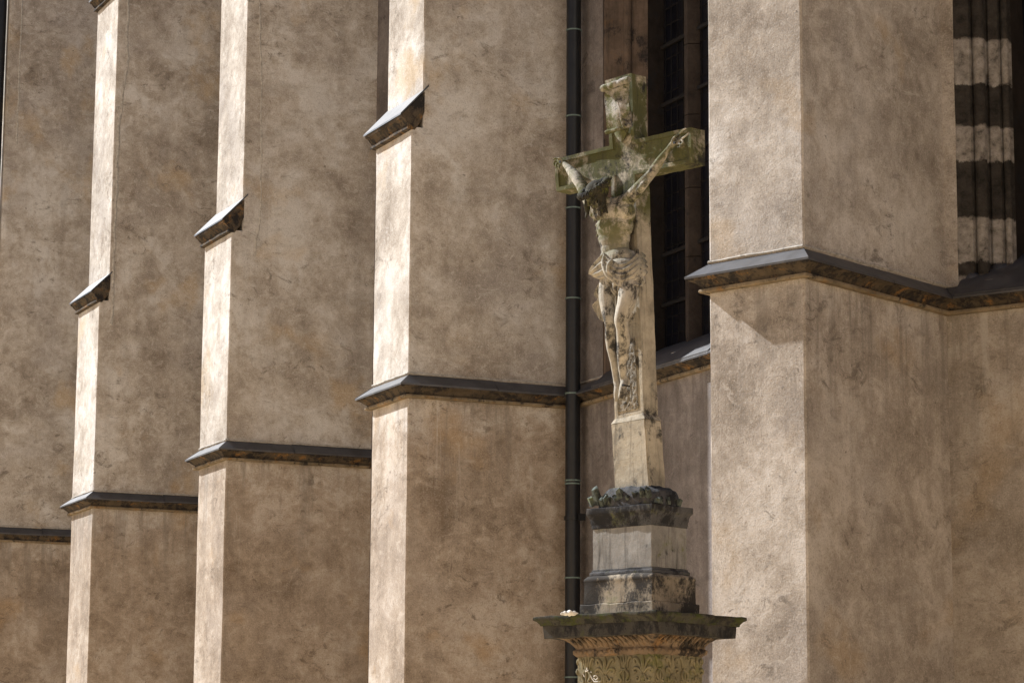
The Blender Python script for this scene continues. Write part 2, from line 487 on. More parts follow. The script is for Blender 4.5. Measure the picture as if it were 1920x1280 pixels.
def string_course(name, plan, ztop, parent, out=0.112, drop=0.088, joints=0.95, dz=0.0, low=0.198):
    """moulded stone band with a slate weathering, mitred round the plan"""
    mb = MB()
    prof = [(-0.05, -0.03), (out - 0.004, -drop - 0.012), (out - 0.008, -drop - 0.026), (out - 0.03, -drop - 0.03), (0.052, -0.142), (0.036, -0.158),
            (0.034, -0.168), (0.050, -0.174), (0.052, -low + 0.008), (0.044, -low), (-0.05, -low)]
    rings = []
    # many stations, so that the worn edge can wander
    for i in range(len(plan) - 1):
        a, b = plan[i], plan[i + 1]; L = (b - a).length; k = max(2, int(L / 0.07))
        for j in range(k + (1 if i == len(plan) - 2 else 0)):
            t = j / k
            n_ = (b - a).normalized(); nr = Vector((n_.y, -n_.x, 0))
            mv = mitre(plan, i) if j == 0 else (mitre(plan, i + 1) if j == k else nr)
            p = a + (b - a) * t
            ring = []
            for q, (o, d) in enumerate(prof):
                w = 0.0
                s = Vector((p.x * 7, p.y * 7, q * 1.3))
                if 0 < q < 10: w = noise.noise(s) * 0.0035
                x = p + mv * (o + w) + Vector((0, 0, ztop + dz + d + noise.noise(s + Vector((5, 5, 5))) * 0.004))
                ring.append(x)
            rings.append(ring)
    mb.loft(rings, closed=True, caps=True, mat=0)
    for k_ in range(len(mb.m) - 2):
        if 6 <= k_ % 11 <= 9: mb.m[k_] = 2
    # slate slabs
    for i in range(len(plan) - 1):
        a, b = plan[i], plan[i + 1]; L = (b - a).length
        k = max(1, round(L / joints))
        cuts = [0.0] + [(j + random.uniform(-0.2, 0.2)) / k for j in range(1, k)] + [1.0]
        d_ = (b - a).normalized(); nr = Vector((d_.y, -d_.x, 0))
        for j in range(k):
            t0, t1 = cuts[j], cuts[j + 1]
            e = random.uniform(-0.005, 0.005); g_ = 0.003 / L
            rr = []
            for t, first in ((t0, True), (t1, False)):
                corner = (first and j == 0) or (not first and j == k - 1)
                mv = mitre(plan, i if first else i + 1) if corner else nr
                tt = t if corner else (t + g_ if first else t - g_)
                p = a + (b - a) * tt
                rr.append([p + mv * o + Vector((0, 0, ztop + dz + d + e)) for o, d in
                           ((-0.04, 0.032), (out + 0.006, -drop), (out + 0.004, -drop - 0.014), (-0.04, 0.012))])
            mb.loft(rr, mat=1)
    # crumbling mortar fillet where the render meets the slates
    for i in range(len(plan) - 1):
        a, b = plan[i], plan[i + 1]; L = (b - a).length; k = max(4, int(L / 0.05))
        d_ = (b - a).normalized(); nr = Vector((d_.y, -d_.x, 0))
        pts = [a + (b - a) * (j / k) + nr * 0.003 + Vector((0, 0, ztop + dz + 0.014 + 0.006 * noise.noise((a + (b - a) * (j / k)) * 5))) for j in range(k + 1)]
        mb.tube(pts, [max(0.002, 0.009 + 0.009 * noise.noise(p * 9)) for p in pts], 6, mat=3)
    return mb.build(name, [MOULD, SLATE, ROLL, FILLET], parent, sharp=32)

def weathering(name, c, u, n, w, setback, ztop, znose, parent, over=0.105, side=0.022):
    """sloping slate-faced slab over the set-back of a buttress; c is the front right corner of the lower stage"""
    mb = MB()
    s0 = -w - side
    def P(x, o, z): return c + u * x + n * o + Vector((0, 0, z))
    prof = [(-setback - 0.01, ztop - 0.03), (over - 0.006, znose - 0.018), (over - 0.012, znose - 0.036), (over - 0.032, znose - 0.042), (0.055, znose - 0.065),
            (0.032, znose - 0.085), (0.028, znose - 0.098), (0.042, znose - 0.106), (0.042, znose - 0.126), (0.0, znose - 0.135), (-0.03, znose - 0.135), (-setback * .75, znose - 0.06), (-setback - 0.01, znose + 0.03)]
    rings = []
    k = 14
    for j in range(k + 1):
        x = s0 + (w + side + 0.004) * j / k
        rings.append([P(x, o + (noise.noise(Vector((x * 5, o * 30, z))) * 0.007 if 0 < i < 9 else 0), z) for i, (o, z) in enumerate(prof)])
    mb.loft(rings, mat=0)
    rings = [[P(x, o, z) for o, z in ((-setback - 0.05, ztop + 0.04), (over, znose), (over + 0.002, znose - 0.016), (-setback - 0.05, ztop + 0.02))] for x in (s0 - 0.02, 0.007)]
    mb.loft(rings, mat=1)
    return mb.build(name, [MOULD, SLATE], parent, sharp=32)

def buttress(c, u, n, w, depth, caps, parent, mat, ridge=None):
    """stepped buttress; caps: list of (ztop, znose, setback) from below upwards"""
    inside = c - u * w * 0.5 - n * depth * 0.5
    z0 = 0.0; sb = 0.0
    first = None
    stages = list(caps) + [(ZT, None, 0)]
    for ztop, znose, s in stages:
        fr = c - n * sb
        plan = outward([c - n * (depth + 0.2) - u * w, fr - u * w, fr, c - n * (depth + 0.2)], inside)
        zhi = (znose - 0.11) if znose else ztop
        o = shell("buttress", plan, z0, zhi, mat, parent if first is None else first)
        if first is None: first = o
        else: o.name = "upper_stage"
        if znose:
            weathering("weathering_slab", fr, u, n, w, s, ztop, znose, first)
        z0 = zhi; sb += s
    plan = outward([c - n * (depth - 0.0) - u * w, c - u * w, c, c - n * depth], inside)
    string_course("string_course", plan, HS, first)
    return first, sb

W3 = (flat(at_z(700, 725.6, HS)) - B3).length
zt3, zn3 = height_at(791, 163, B3), height_at(768, 214, B3)
b3, sb3 = buttress(B3, UN, NN, 0.83, DEP, [(zt3, zn3, 0.105)], church, PL)
zt2, zn2 = height_at(452, 367, B2), height_at(431, 411, B2)
b2, sb2 = buttress(B2, UN, NN, 0.89, DEP + 0.1, [(zt2, zn2, 0.115)], church, PL)
zt1, zn1 = height_at(197, 509, B1), height_at(180, 545, B1)
zt1b, zn1b = height_at(212, -68, B1), height_at(206, -37, B1)
b1, sb1 = buttress(B1, UN, NN, 0.94, DEP + 0.1, [(zt1, zn1, 0.115), (zt1b, zn1b, 0.115)], church, PL)
b0, sb0 = buttress(B0, UN, NN, 0.94, DEP + 0.1, [], church, PL)

# the large corner buttress
w4 = (B4R - B4L).length
D4 = (B4J - B4R).length
back4 = (B4J - B4R).normalized()
plan4 = outward([B4L + back4 * 3.0, B4L, B4R, B4J + back4 * 0.3], B4L + back4 + A4 * 0.4)
b4 = shell("buttress", plan4, 0.0, ZT, PL4, church, amp=0.0025, edge=0.006)

# walls
AR = math.radians(54.0)
UR = Vector((math.sin(AR), -math.cos(AR), 0)); NR_ = Vector((-math.cos(AR), -math.sin(AR), 0))
def u_of(px, py=600.0, base=WALL0):
    """distance along the nave wall of a sight line"""
    d = ray(px, py); q = Vector((d.x, d.y, 0)); o = Vector((0, 0, 0))
    t = (base - o).dot(NN) / q.dot(NN)
    return (q * t - flat(base)).dot(UN)
def NW(u, n=0.0, z=0.0):
    return flat(WALL0) + UN * u + NN * n + Vector((0, 0, z))
# where the corner buttress' flank meets the nave wall
def meet(p, d):
    t = (flat(WALL0) - p).dot(NN) / d.dot(NN); return p + d * t
J4 = meet(B4L, back4); uJ = (J4 - flat(WALL0)).dot(UN)
U0 = u_of(1131)                                  # near jamb of the window
print("U0", U0, "uJ", uJ, "W3", W3, "B3", B3, "w4", w4, "D4", D4, zt3, zn3)
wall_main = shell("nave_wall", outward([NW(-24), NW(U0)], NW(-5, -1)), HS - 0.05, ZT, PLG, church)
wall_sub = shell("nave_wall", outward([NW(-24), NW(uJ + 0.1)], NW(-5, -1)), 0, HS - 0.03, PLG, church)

wR = lambda u, n=0.0, z=0.0: B4J + UR * u + NR_ * n + Vector((0, 0, z))
def uR_of(px, py=600.0):
    d = ray(px, py); q = Vector((d.x, d.y, 0)); t = B4J.dot(NR_) / q.dot(NR_)
    return (q * t - B4J).dot(UR)
UR0 = uR_of(1792, 300)
shell("choir_wall", outward([wR(-0.2), wR(UR0)], wR(1, -1)), HS - 0.05, ZT, PL4, church)
shell("choir_wall", outward([wR(-0.2), wR(6.0)], wR(1, -1)), 0, HS - 0.03, plaster("choir_plaster", (0.24, 0.21, 0.175), (0.41, 0.373, 0.33), (0.51, 0.485, 0.45), 0.3, 0.9, off=8.8, streak=0.45, lowdirt=0.15), church)

# string courses: corner buttress with choir wall, then the nave bays
string_course("string_course", outward([B4L + back4 * 2.2, B4L, B4R, B4J, wR(6.0)], B4L + back4 + A4 * 0.4), HS, b4, out=0.115, drop=0.09)
for ua, ub in ((-24, (B0 - B3).dot(UN) - 0.8), ((B0 - B3).dot(UN), (B1 - B3).dot(UN) - 0.8), ((B1 - B3).dot(UN), (B2 - B3).dot(UN) - 0.8), ((B2 - B3).dot(UN), -0.8)):
    string_course("string_course", outward([NW(ua, -0.1), NW(ub, -0.1)], NW(-5, -1)), HS, wall_main, dz=-0.004)
string_course("string_course", outward([NW(0.0), NW(uJ)], NW(-5, -1)), HS, wall_sub, dz=-0.004, out=0.125, drop=0.10)

# ------------------------------------------------------------------ windows
def lathe_profile(mb, pts, z0, z1, mat=0, step=0.25):
    nz = max(1, int((z1 - z0) / step))
    rings = [[p + Vector((0, 0, z0 + (z1 - z0) * j / nz)) for p in pts] for j in range(nz + 1)]
    vs = [p for r in rings for p in r]; m = len(pts)
    mb.add(vs, [(j * m + i, j * m + i + 1, (j + 1) * m + i + 1, (j + 1) * m + i) for j in range(nz) for i in range(m - 1)], mat)
def arc(c, ax, ay, r, a0, a1, k=8):
    return [c + ax * r * math.cos(a0 + (a1 - a0) * i / k) + ay * r * math.sin(a0 + (a1 - a0) * i / k) for i in range(k + 1)]

# nave window beside the corner buttress
DG = 0.47                                        # depth of the glass behind the wall face
W1 = 2.05                                        # clear opening
zs0 = HS - 0.10                                  # sill nose
zsg = HS + 0.26                                  # sill where it meets the glass
win = MB()
def jamb_line(u0, sg, W=NW):
    pts = [W(u0 - sg * 0.2, -0.03), W(u0 + sg * 0.003, -0.004), W(u0 + sg * 0.02, -0.012), W(u0 + sg * 0.035, -0.04), W(u0 + sg * 0.075, -0.15)]
    c = W(u0 + sg * 0.10, -0.185); axu = (W(u0 + sg, 0) - W(u0, 0)).normalized(); axn = (W(u0, 1) - W(u0, 0)).normalized()
    pts += arc(c, axu, axn, 0.038, math.radians(125), math.radians(-60), 9)
    pts += [W(u0 + sg * 0.125, -0.235), W(u0 + sg * 0.20, -0.31), W(u0 + sg * 0.21, -0.30), W(u0 + sg * 0.225, -0.315), W(u0 + sg * 0.225, -DG - 0.1)]
    return pts
win_o = MB()
for u_, s_ in ((U0, 1), (U0 + W1, -1)):
    jl = jamb_line(u_, s_)
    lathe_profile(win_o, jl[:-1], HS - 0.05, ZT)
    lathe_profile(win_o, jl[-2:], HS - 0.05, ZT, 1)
window1 = win_o.build("window", [JAMB, REVEAL], church, sharp=30)
m = MB()
m.add([NW(U0 + 0.1, -DG, HS - 0.1), NW(U0 + W1 - 0.1, -DG, HS - 0.1), NW(U0 + W1 - 0.1, -DG, ZT), NW(U0 + 0.1, -DG, ZT)], [(0, 1, 2, 3)])
m.build("glass", GLASS, window1, smooth=False)
# sloping sill of slate, with moulded drip
m = MB()
m.loft([[NW(u, o, z) for o, z in ((-DG - 0.05, zsg + 0.02), (-0.02, HS + 0.045), (0.125, HS - 0.085), (0.12, HS - 0.11), (-DG - 0.05, HS - 0.11))] for u in (U0 + 0.03, U0 + W1 + 0.02)], mat=0)
m.build("window_sill", SLATE, window1, sharp=20)
# mullions and saddle bars
mu0 = None
for px in (1293,):
    d = ray(px, 300); q = Vector((d.x, d.y, 0)); gp = NW(0, -DG + 0.07)
    t = gp.dot(NN) / q.dot(NN); mu0 = (q * t - gp).dot(UN)
for um in (mu0, mu0 + 0.62):
    m = MB()
    pl = [NW(um - 0.07, -DG - 0.02), NW(um - 0.07, -DG + 0.03), NW(um - 0.03, -DG + 0.10), NW(um + 0.03, -DG + 0.10), NW(um + 0.07, -DG + 0.03), NW(um + 0.07, -DG - 0.02)]
    zz = HS + 0.16; k = 0
    while zz < ZT - 0.8:
        h = random.uniform(0.5, 0.8)
        m.loft([[p + Vector((0, 0, zz + 0.004)) for p in pl], [p + Vector((0, 0, zz + h - 0.004)) for p in pl]])
        zz += h
    m.build("mullion", MULL, window1, sharp=30)
for py in (70, 180, 290, 465, 560):
    z = height_at(1260, py, NW(mu0 - 0.2, -DG))
    m = MB()
    m.box(NW(U0 + W1 / 2, -DG + 0.022, z), UN * (W1 / 2 - 0.1), NN * 0.012, Vector((0, 0, 0.015)))
    m.build("saddle_bar", IRON, window1)
# leaded panes: a fine lattice
m = MB()
for i in range(-2, 13):
    u = U0 + 0.26 + i * 0.11
    if U0 + 0.22 < u < U0 + W1 - 0.22:
        m.box(NW(u, -DG + 0.004, (HS + ZT) / 2), UN * 0.0025, NN * 0.003, Vector((0, 0, (ZT - HS) / 2)))
zz = HS + 0.2
while zz < ZT:
    m.box(NW(U0 + W1 / 2, -DG + 0.005, zz), UN * (W1 / 2 - 0.2), NN * 0.003, Vector((0, 0, 0.0025))); zz += 0.15
m.build("leading", IRON, window1, smooth=False)

# choir window at the right with banded jamb
def zR(py): return height_at(1840, py, wR(UR0 + 0.15, -0.15))
BANDS = [(zR(75), ZT), (zR(238), zR(160)), (zR(410), zR(303)), (zR(520), zR(492))]
BAND = banded_mat()
win_o = MB()
def jambR(u0, sg):
    axu = UR * sg
    pts = [wR(u0 - sg * 0.1, -0.02), wR(u0 + sg * 0.002, -0.004), wR(u0 + sg * 0.015, -0.022), wR(u0 + sg * 0.088, -0.062), wR(u0 + sg * 0.096, -0.12)]
    pts += arc(wR(u0 + sg * 0.138, -0.115), axu, NR_, 0.043, math.radians(170), math.radians(-70), 12)
    pts += [wR(u0 + sg * 0.158, -0.20), wR(u0 + sg * 0.178, -0.19), wR(u0 + sg * 0.238, -0.215), wR(u0 + sg * 0.244, -0.27)]
    pts += arc(wR(u0 + sg * 0.272, -0.255), axu, NR_, 0.027, math.radians(170), math.radians(-60), 10)
    pts += [wR(u0 + sg * 0.292, -0.32), wR(u0 + sg * 0.292, -0.60)]
    return pts
for u_, s_ in ((UR0, 1), (UR0 + 2.2, -1)):
    jl = jambR(u_, s_)
    lathe_profile(win_o, jl[:-1], HS - 0.05, ZT)
    lathe_profile(win_o, jl[-2:], HS - 0.05, ZT, 1)
window2 = win_o.build("window", [BAND, REVEAL], church, sharp=30)
m = MB()
m.add([wR(UR0 + 0.2, -0.52, HS - 0.1), wR(UR0 + 2.0, -0.52, HS - 0.1), wR(UR0 + 2.0, -0.52, ZT), wR(UR0 + 0.2, -0.52, ZT)], [(0, 1, 2, 3)])
m.build("glass", GLASS, window2, smooth=False)
m = MB()
m.loft([[wR(u, o, z) for o, z in ((-0.56, HS + 0.34), (-0.02, HS + 0.05), (0.11, HS - 0.075), (0.105, HS - 0.11), (-0.56, HS - 0.11))] for u in (UR0 + 0.01, UR0 + 2.2)])
m.build("window_sill", SLATE, window2, sharp=20)
m = MB()                                         # rounded stops under the rolls
for u_, n_, r_, h_ in ((0.06, -0.10, 0.075, 0.10), (0.21, -0.24, 0.085, 0.17)):
    rings = []
    c = wR(UR0 + u_, n_)
    for k in range(7):
        th = k / 6 * math.pi / 2
        rings.append([c + Vector((0, 0, HS + h_ - 0.06 + 0.07 * math.sin(th))) + UR * r_ * math.cos(th * 0.96) * math.cos(a) + NR_ * r_ * math.cos(th * 0.96) * math.sin(a) for a in [i * math.pi / 8 for i in range(16)]])
    rings.insert(0, [p - Vector((0, 0, 0.15)) for p in rings[0]])
    m.loft(rings)
m.build("roll_stop", SLATE, window2)

# plaster seams on the flanks of the far buttresses, their pale colour painting the light caught there
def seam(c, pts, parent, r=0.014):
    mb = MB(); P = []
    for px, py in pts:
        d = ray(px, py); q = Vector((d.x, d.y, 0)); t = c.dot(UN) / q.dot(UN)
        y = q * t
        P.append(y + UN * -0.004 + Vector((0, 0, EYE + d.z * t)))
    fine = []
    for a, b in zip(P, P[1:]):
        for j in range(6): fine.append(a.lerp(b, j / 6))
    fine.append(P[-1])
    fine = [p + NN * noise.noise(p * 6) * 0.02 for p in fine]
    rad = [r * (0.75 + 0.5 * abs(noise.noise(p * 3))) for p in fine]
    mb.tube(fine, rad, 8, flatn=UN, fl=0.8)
    mb.build("plaster_seam", FILLET, parent)  # pale mortar tone serves as the highlight on the raised seam
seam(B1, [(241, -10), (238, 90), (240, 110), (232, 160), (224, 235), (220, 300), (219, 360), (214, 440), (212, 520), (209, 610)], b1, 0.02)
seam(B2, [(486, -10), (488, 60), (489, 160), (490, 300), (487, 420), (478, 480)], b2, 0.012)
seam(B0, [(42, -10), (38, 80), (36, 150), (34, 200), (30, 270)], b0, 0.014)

# ------------------------------------------------------------------ downpipes
def downpipe(base, ring_z, r, label, bracket_z=()):
    t = empty("downpipe", base, label, "downpipe")
    m = MB(); k = 40
    m.tube([base + Vector((0, 0, ZT * i / k)) for i in range(k + 1)], r, 24)
    m.build("pipe", PIPE, t)
    for z in ring_z:
        m = MB()
        m.tube([base + Vector((0, 0, z + d)) for d in (-0.006, 0.006)], r + 0.005, 24)
        m.build("collar", RING, t)
    for z in bracket_z:
        m = MB()
        m.tube([base + Vector((0, 0, z + d)) for d in (-0.015, 0.015)], r + 0.01, 24)
        m.box(base + UN * 0.09 - NN * 0.03 + Vector((0, 0, z)), UN * 0.035, NN * 0.012, Vector((0, 0, 0.02)))
        m.box(base + UN * 0.118 - NN * 0.03 + Vector((0, 0, z)), UN * 0.008, NN * 0.03, Vector((0, 0, 0.03)))
        m.build("bracket", PIPE, t)
    return t
pn = -DEP + 0.125
d = ray(1074.5, 640); q = Vector((d.x, d.y, 0)); gp = B3 + NN * pn
t = gp.dot(NN) / q.dot(NN); pu = (q * t - gp).dot(UN)
pb = B3 + NN * pn + UN * pu
print("pipe u", pu)
zs = [height_at(1074, y, pb) for y in (58, 219, 391, 560, 738, 901, 907, 1083, 1269)]
downpipe(pb, zs, 0.064, "black downpipe with thin pale green collars, in the corner behind the stone cross", [height_at(1074, 971, pb)])
pb0 = B0 - UN * 0.13 + NN * 0.10  # dark upright strip at the far buttress, built in pipe form
downpipe(pb0, [height_at(5, y, pb0) for y in (-60, 520)], 0.085, "dark upright pipe-like strip cut off by the upper end of the photo's left edge")

# ------------------------------------------------------------------ wayside cross: pedestal
AP = math.radians(46.0)
UP = Vector((math.sin(AP), -math.cos(AP), 0)); NP = Vector((-math.cos(AP), -math.sin(AP), 0)); ZU = Vector((0, 0, 1))
d = ray(1222, 1056); CD = flat(d * (14.0 / d.y))
HA, HB = 0.21, 0.142
PC = CD - UP * HA - NP * HB
def rect(o, z):
    return [PC + UP * (HA + o) * i + NP * (HB + o) * j + ZU * z for i, j in ((-1, 1), (1, 1), (1, -1), (-1, -1))]
def zc(py, o=0.0):
    return height_at(1222, py, CD + (UP + NP) * o)
ped = empty("stone_pedestal", PC, "weathered sandstone pedestal with mossy cornice and carved leaf frieze carrying the stone cross", "pedestal")
def stack(name, levels, mat, amp=0.004, maxlen=0.05, bev=0.004, sc=14):
    m = MB()
    m.loft([rect(o, z) for o, z in levels])
    ob = m.build(name, mat, ped)
    if bev: bevel(ob, bev, 1)
    roughen(ob, amp, sc, maxlen=maxlen, seed=len(name))
    return ob
ZCAP = zc(943, .024)
stack("cap_slab", [(0.004, zc(983)), (0.006, zc(977, .006)), (0.006, zc(973, .006)), (0.010, zc(970)), (0.010, zc(966)), (0.014, zc(961)), (0.024, zc(955, .024)), (0.026, zc(953.5, .024)), (0.026, ZCAP)], ST_BLACK, 0.003, 0.03, 0.002)
stack("dado", [(0, zc(1062)), (0, zc(982))], ST_PALE, 0.003, 0.03, 0.003)
stack("base_fillet", [(0.012, zc(1072)), (0.012, zc(1066.5)), (0.004, zc(1065)), (0.004, zc(1061)), ], ST_BLACK, 0.003, 0.03, 0.0015)
stack("base_block", [(0.034, zc(1125.5, .034)), (0.034, zc(1083, .034)), (0.036, zc(1081, .034)), (0.034, zc(1077, .034)), (0.022, zc(1073, .02)), (0.012, zc(1071.5, .02))], ST_BASE, 0.004, 0.03, 0.003)
stack("plinth", [(0.049, zc(1147, .049)), (0.049, zc(1125, .049))], ST_BASE, 0.004, 0.03, 0.004)
ZCORN = zc(1143, .227)
stack("cornice", [(0.10, zc(1187, .15)), (0.184, zc(1186, .19)), (0.187, zc(1164, .19)), (0.187, zc(1161, .19))], ST_CORN, 0.006, 0.04, 0.002, 11)
stack("cornice_slab", [(0.199, zc(1162, .20)), (0.202, zc(1158.5, .20)), (0.206, zc(1157, .20)), (0.214, zc(1152.5, .22)), (0.224, zc(1150, .22)), (0.228, zc(1149, .227)), (0.227, ZCORN)], ST_TOPS, 0.006, 0.035, 0.002, 13)
bed = stack("leaf_moulding", [(0.058, zc(1225, .06)), (0.062, zc(1223, .06)), (0.072, zc(1220, .06)), (0.074, zc(1214, .06)), (0.064, zc(1210, .06)), (0.066, zc(1207, .06)), (0.085, zc(1197, .08)), (0.115, zc(1189, .1)), (0.150, zc(1184.5, .14))], ST_BED, 0.008, 0.022, 0, 55)
FO = 0.056
ZF0, ZF1 = zc(1276.5, .056), zc(1224, .056)
frz = stack("frieze", [(FO, ZF0 - 0.01), (FO, ZF1)], ST_FRZ, 0.002, 0.05, 0.002)
stack("shaft", [(0.10, 0.0), (0.10, 0.35), (0.085, 0.42), (0.05, 0.44), (0.05, ZF0 - 0.09), (0.066, ZF0 - 0.06), (0.066, ZF0 - 0.012), (0.058, ZF0 - 0.008)], ST_FRZ, 0.003, 0.12, 0.003)

# carved palmettes and lotus on the frieze faces
def spiral(c, r0, r1, a0, a1, k=14):
    return [(c[0] + (r0 + (r1 - r0) * i / k) * math.cos(a0 + (a1 - a0) * i / k), c[1] + (r0 + (r1 - r0) * i / k) * math.sin(a0 + (a1 - a0) * i / k)) for i in range(k + 1)]
def palmette(w, h):
    """strokes in a cell of width w (centred) and height h"""
    s = []
    s.append(([(0, h * .34), (0, h * .52), (0, h * .74), (0, h * .97)], [.005, .011, .015, .003]))
    for k in (-1, 1):
        s.append(([(k * .006, h * .36), (k * w * .13, h * .60), (k * w * .25, h * .80), (k * w * .36, h * .86), (k * w * .40, h * .76), (k * w * .34, h * .70)], [.005, .008, .011, .010, .008, .005]))
        s.append(([(k * .006, h * .32), (k * w * .17, h * .46), (k * w * .33, h * .52), (k * w * .43, h * .44), (k * w * .38, h * .35), (k * w * .31, h * .39)], [.005, .008, .010, .009, .007, .005]))
        s.append(([(k * .004, h * .28), (k * w * .10, h * .20), (k * w * .16, h * .07), (k * w * .27, h * .05), (k * w * .30, h * .15), (k * w * .23, h * .18)], [.005, .008, .009, .008, .007, .004]))
    s.append(([(0, h * .03), (0, h * .14), (0, h * .28)], [.012, .014, .005]))
    return s
def lotus(w, h):
    s = []
    for k, tp in ((-.13, .93), (0, .98), (.13, .93)):
        s.append(([(k * w * .4, h * .52), (k * w * .8, h * .72), (k * w * 1.3, h * tp)], [.005, .008, .003]))
    s.append(([(-w * .13, h * .50), (0, h * .46), (w * .13, h * .50)], [.006, .008, .006]))
    for k in (-1, 1):
        s.append(([(k * w * .06, h * .44), (k * w * .20, h * .36), (k * w * .22, h * .22), (k * w * .12, h * .08), (k * w * .24, h * .03), (k * w * .34, h * .10)], [.006, .009, .009, .008, .007, .004]))
        s.append(([(k * w * .18, h * .52), (k * w * .22, h * .76), (k * w * .34, h * .92), (k * w * .42, h * .84)], [.005, .008, .008, .004]))
    s.append(([(0, h * .44), (0, h * .24), (0, h * .03)], [.005, .009, .005]))
    return s
def smooth_pts(pts, rad, sub=3):
    out, rr = [], []
    n = len(pts)
    for i in range(n - 1):
        p0, p1, p2, p3 = pts[max(i - 1, 0)], pts[i], pts[i + 1], pts[min(i + 2, n - 1)]
        for j in range(sub):
            t = j / sub
            f = lambda a, b, c, d_: 0.5 * (2 * b + (c - a) * t + (2 * a - 5 * b + 4 * c - d_) * t * t + (3 * b - a - 3 * c + d_) * t ** 3)
            out.append(tuple(f(p0[k], p1[k], p2[k], p3[k]) for k in range(len(p1)))); rr.append(rad[i] * (1 - t) + rad[i + 1] * t)
    out.append(pts[-1]); rr.append(rad[-1])
    return out, rr
orn = MB()
fh = ZF1 - ZF0
for (c, ax, nr, half) in ((PC + NP * (HB + FO), UP, NP, HA + FO), (PC + UP * (HA + FO), -NP, UP, HB + FO), (PC - NP * (HB + FO), -UP, -NP, HA + FO), (PC - UP * (HA + FO), NP, -UP, HB + FO)):
    n_ = 4; w = 2 * half / n_
    for i in range(n_):
        s0 = -half + w * (i + 0.5)
        for pts, rad in (lotus(w, fh) if i % 2 == 0 else palmette(w * 1.15, fh)):
            pp, rr = smooth_pts(pts, rad)
            k_ = w / 0.13
            orn.tube([c + ax * (s0 + x) + nr * 0.004 + ZU * (ZF0 + y) for x, y in pp], [r * 0.85 for r in rr], 7)
orn.build("carved_ornament", ST_FRZ, ped, fix=True)
# egg and dart on the leaf moulding
egg = MB()
for (c, ax, nr, half) in ((PC + NP * (HB + .072), UP, NP, HA + .07), (PC + UP * (HA + .072), -NP, UP, HB + .07)):
    n_ = int(half * 2 / 0.036)
    for i in range(n_):
        s0 = -half + 0.018 + i * 0.036
        p = c + ax * s0 + ZU * zc(1217, .06)
        r = random.uniform(.75, 1.1)
        egg.ell(p, ax * .014 * r, nr * .010 * r, ZU * .011 * r, 8, 6)
        egg.tube([c + ax * (s0 + .01) + nr * -0.012 + ZU * zc(1208, .06), c + ax * (s0 + .004) + nr * .014 + ZU * zc(1198, .08), c + ax * s0 + nr * .055 + ZU * zc(1189, .1)], [.006, .010 * r, .006], 6)
eo = egg.build("bead_moulding", ST_BED, ped)
# chalked scrawl at the lower left of the frieze
scr = MB()
def on_frieze(px, py): return on_plane(px, py, PC + NP * (HB + FO + 0.008), NP)
for pts in ([(1098, 1259), (1101, 1251), (1103, 1256), (1099, 1258)], [(1106, 1263), (1110, 1271), (1114, 1277), (1121, 1277)],
            [(1113, 1267), (1118, 1265), (1121, 1270), (1117, 1274), (1113, 1270)], [(1108, 1258), (1109, 1260)], [(1093, 1262), (1096, 1268)]):
    scr.tube([on_frieze(*p) for p in pts], 0.0028, 6)
scr.build("chalk_scrawl", WHITE, frz)

# rocky mound with broken crystals on the cap
m = MB()
rings = []
H_M = 0.115
for k in range(9):
    th = k / 8 * math.pi / 2
    rx, rz = math.cos(th) ** 0.42, math.sin(th) ** 0.85
    ring = []
    for i in range(64):
        a = 2 * math.pi * i / 64
        ca, sa = math.cos(a), math.sin(a)
        e = (abs(ca) ** 3.2 + abs(sa) ** 3.2) ** (-1 / 3.2)
        p = PC + UP * ca * e * 0.222 * (0.22 + 0.78 * rx) + NP * sa * e * 0.155 * (0.22 + 0.78 * rx) + ZU * (ZCAP - 0.005 + H_M * rz)
        dn = noise.noise(p * 17) * 0.016 + noise.noise(p * 42) * 0.007
        p += (p - PC).normalized() * dn * (1 if k else 0.3) + ZU * noise.noise(p * 12 + Vector((3, 3, 3))) * 0.012 * (k / 8)
        ring.append(p)
    rings.append(ring)
m.loft(rings)
mound = m.build("rock_mound", ST_BLACK, ped, sharp=50)
def on_front(px, py, off): return on_plane(px, py, PC + NP * (HB + off), NP)
def shard(px0, py0, px1, py1, r, off0, off1, seed):
    rnd = random.Random(seed)
    a, b = on_front(px0, py0, off0), on_front(px1, py1, off1)
    t = (b - a).normalized(); s_ = t.orthogonal().normalized(); q_ = t.cross(s_)
    k = rnd.choice((4, 5, 5)); ph = rnd.random() * 3
    f = [rnd.uniform(.75, 1.2) for _ in range(k)]
    R0 = [a + (s_ * math.cos(ph + 2 * math.pi * i / k) + q_ * math.sin(ph + 2 * math.pi * i / k)) * r * f[i] * 1.1 for i in range(k)]
    R1 = [b + (s_ * math.cos(ph + 2 * math.pi * i / k) + q_ * math.sin(ph + 2 * math.pi * i / k)) * r * f[i] * .8 + t * rnd.uniform(-.4, .5) * r for i in range(k)]
    sh = MB(); sh.loft([R0, R1]); sh.build('rock_shard', ST_SHARD, mound, smooth=False)
for i, s_ in enumerate([(1124, 944, 1115, 916, .021, -.03, .012), (1113, 948, 1106, 932, .017, -.02, .004), (1139, 946, 1132, 929, .018, -.02, .016), (1150, 945, 1141, 932, .014, -.015, .014),
                        (1169, 942, 1161, 917, .022, -.02, .016), (1160, 944, 1153, 930, .015, -.02, .014), (1182, 943, 1177, 930, .014, -.02, .012), (1196, 940, 1189, 921, .017, -.025, .010),
                        (1207, 938, 1204, 917, .020, -.03, .012), (1217, 936, 1215, 916, .017, -.04, .004), (1131, 946, 1126, 934, .014, -.01, .018)]):
    shard(*s_[:4], s_[4] * 1.3, *s_[5:], i)
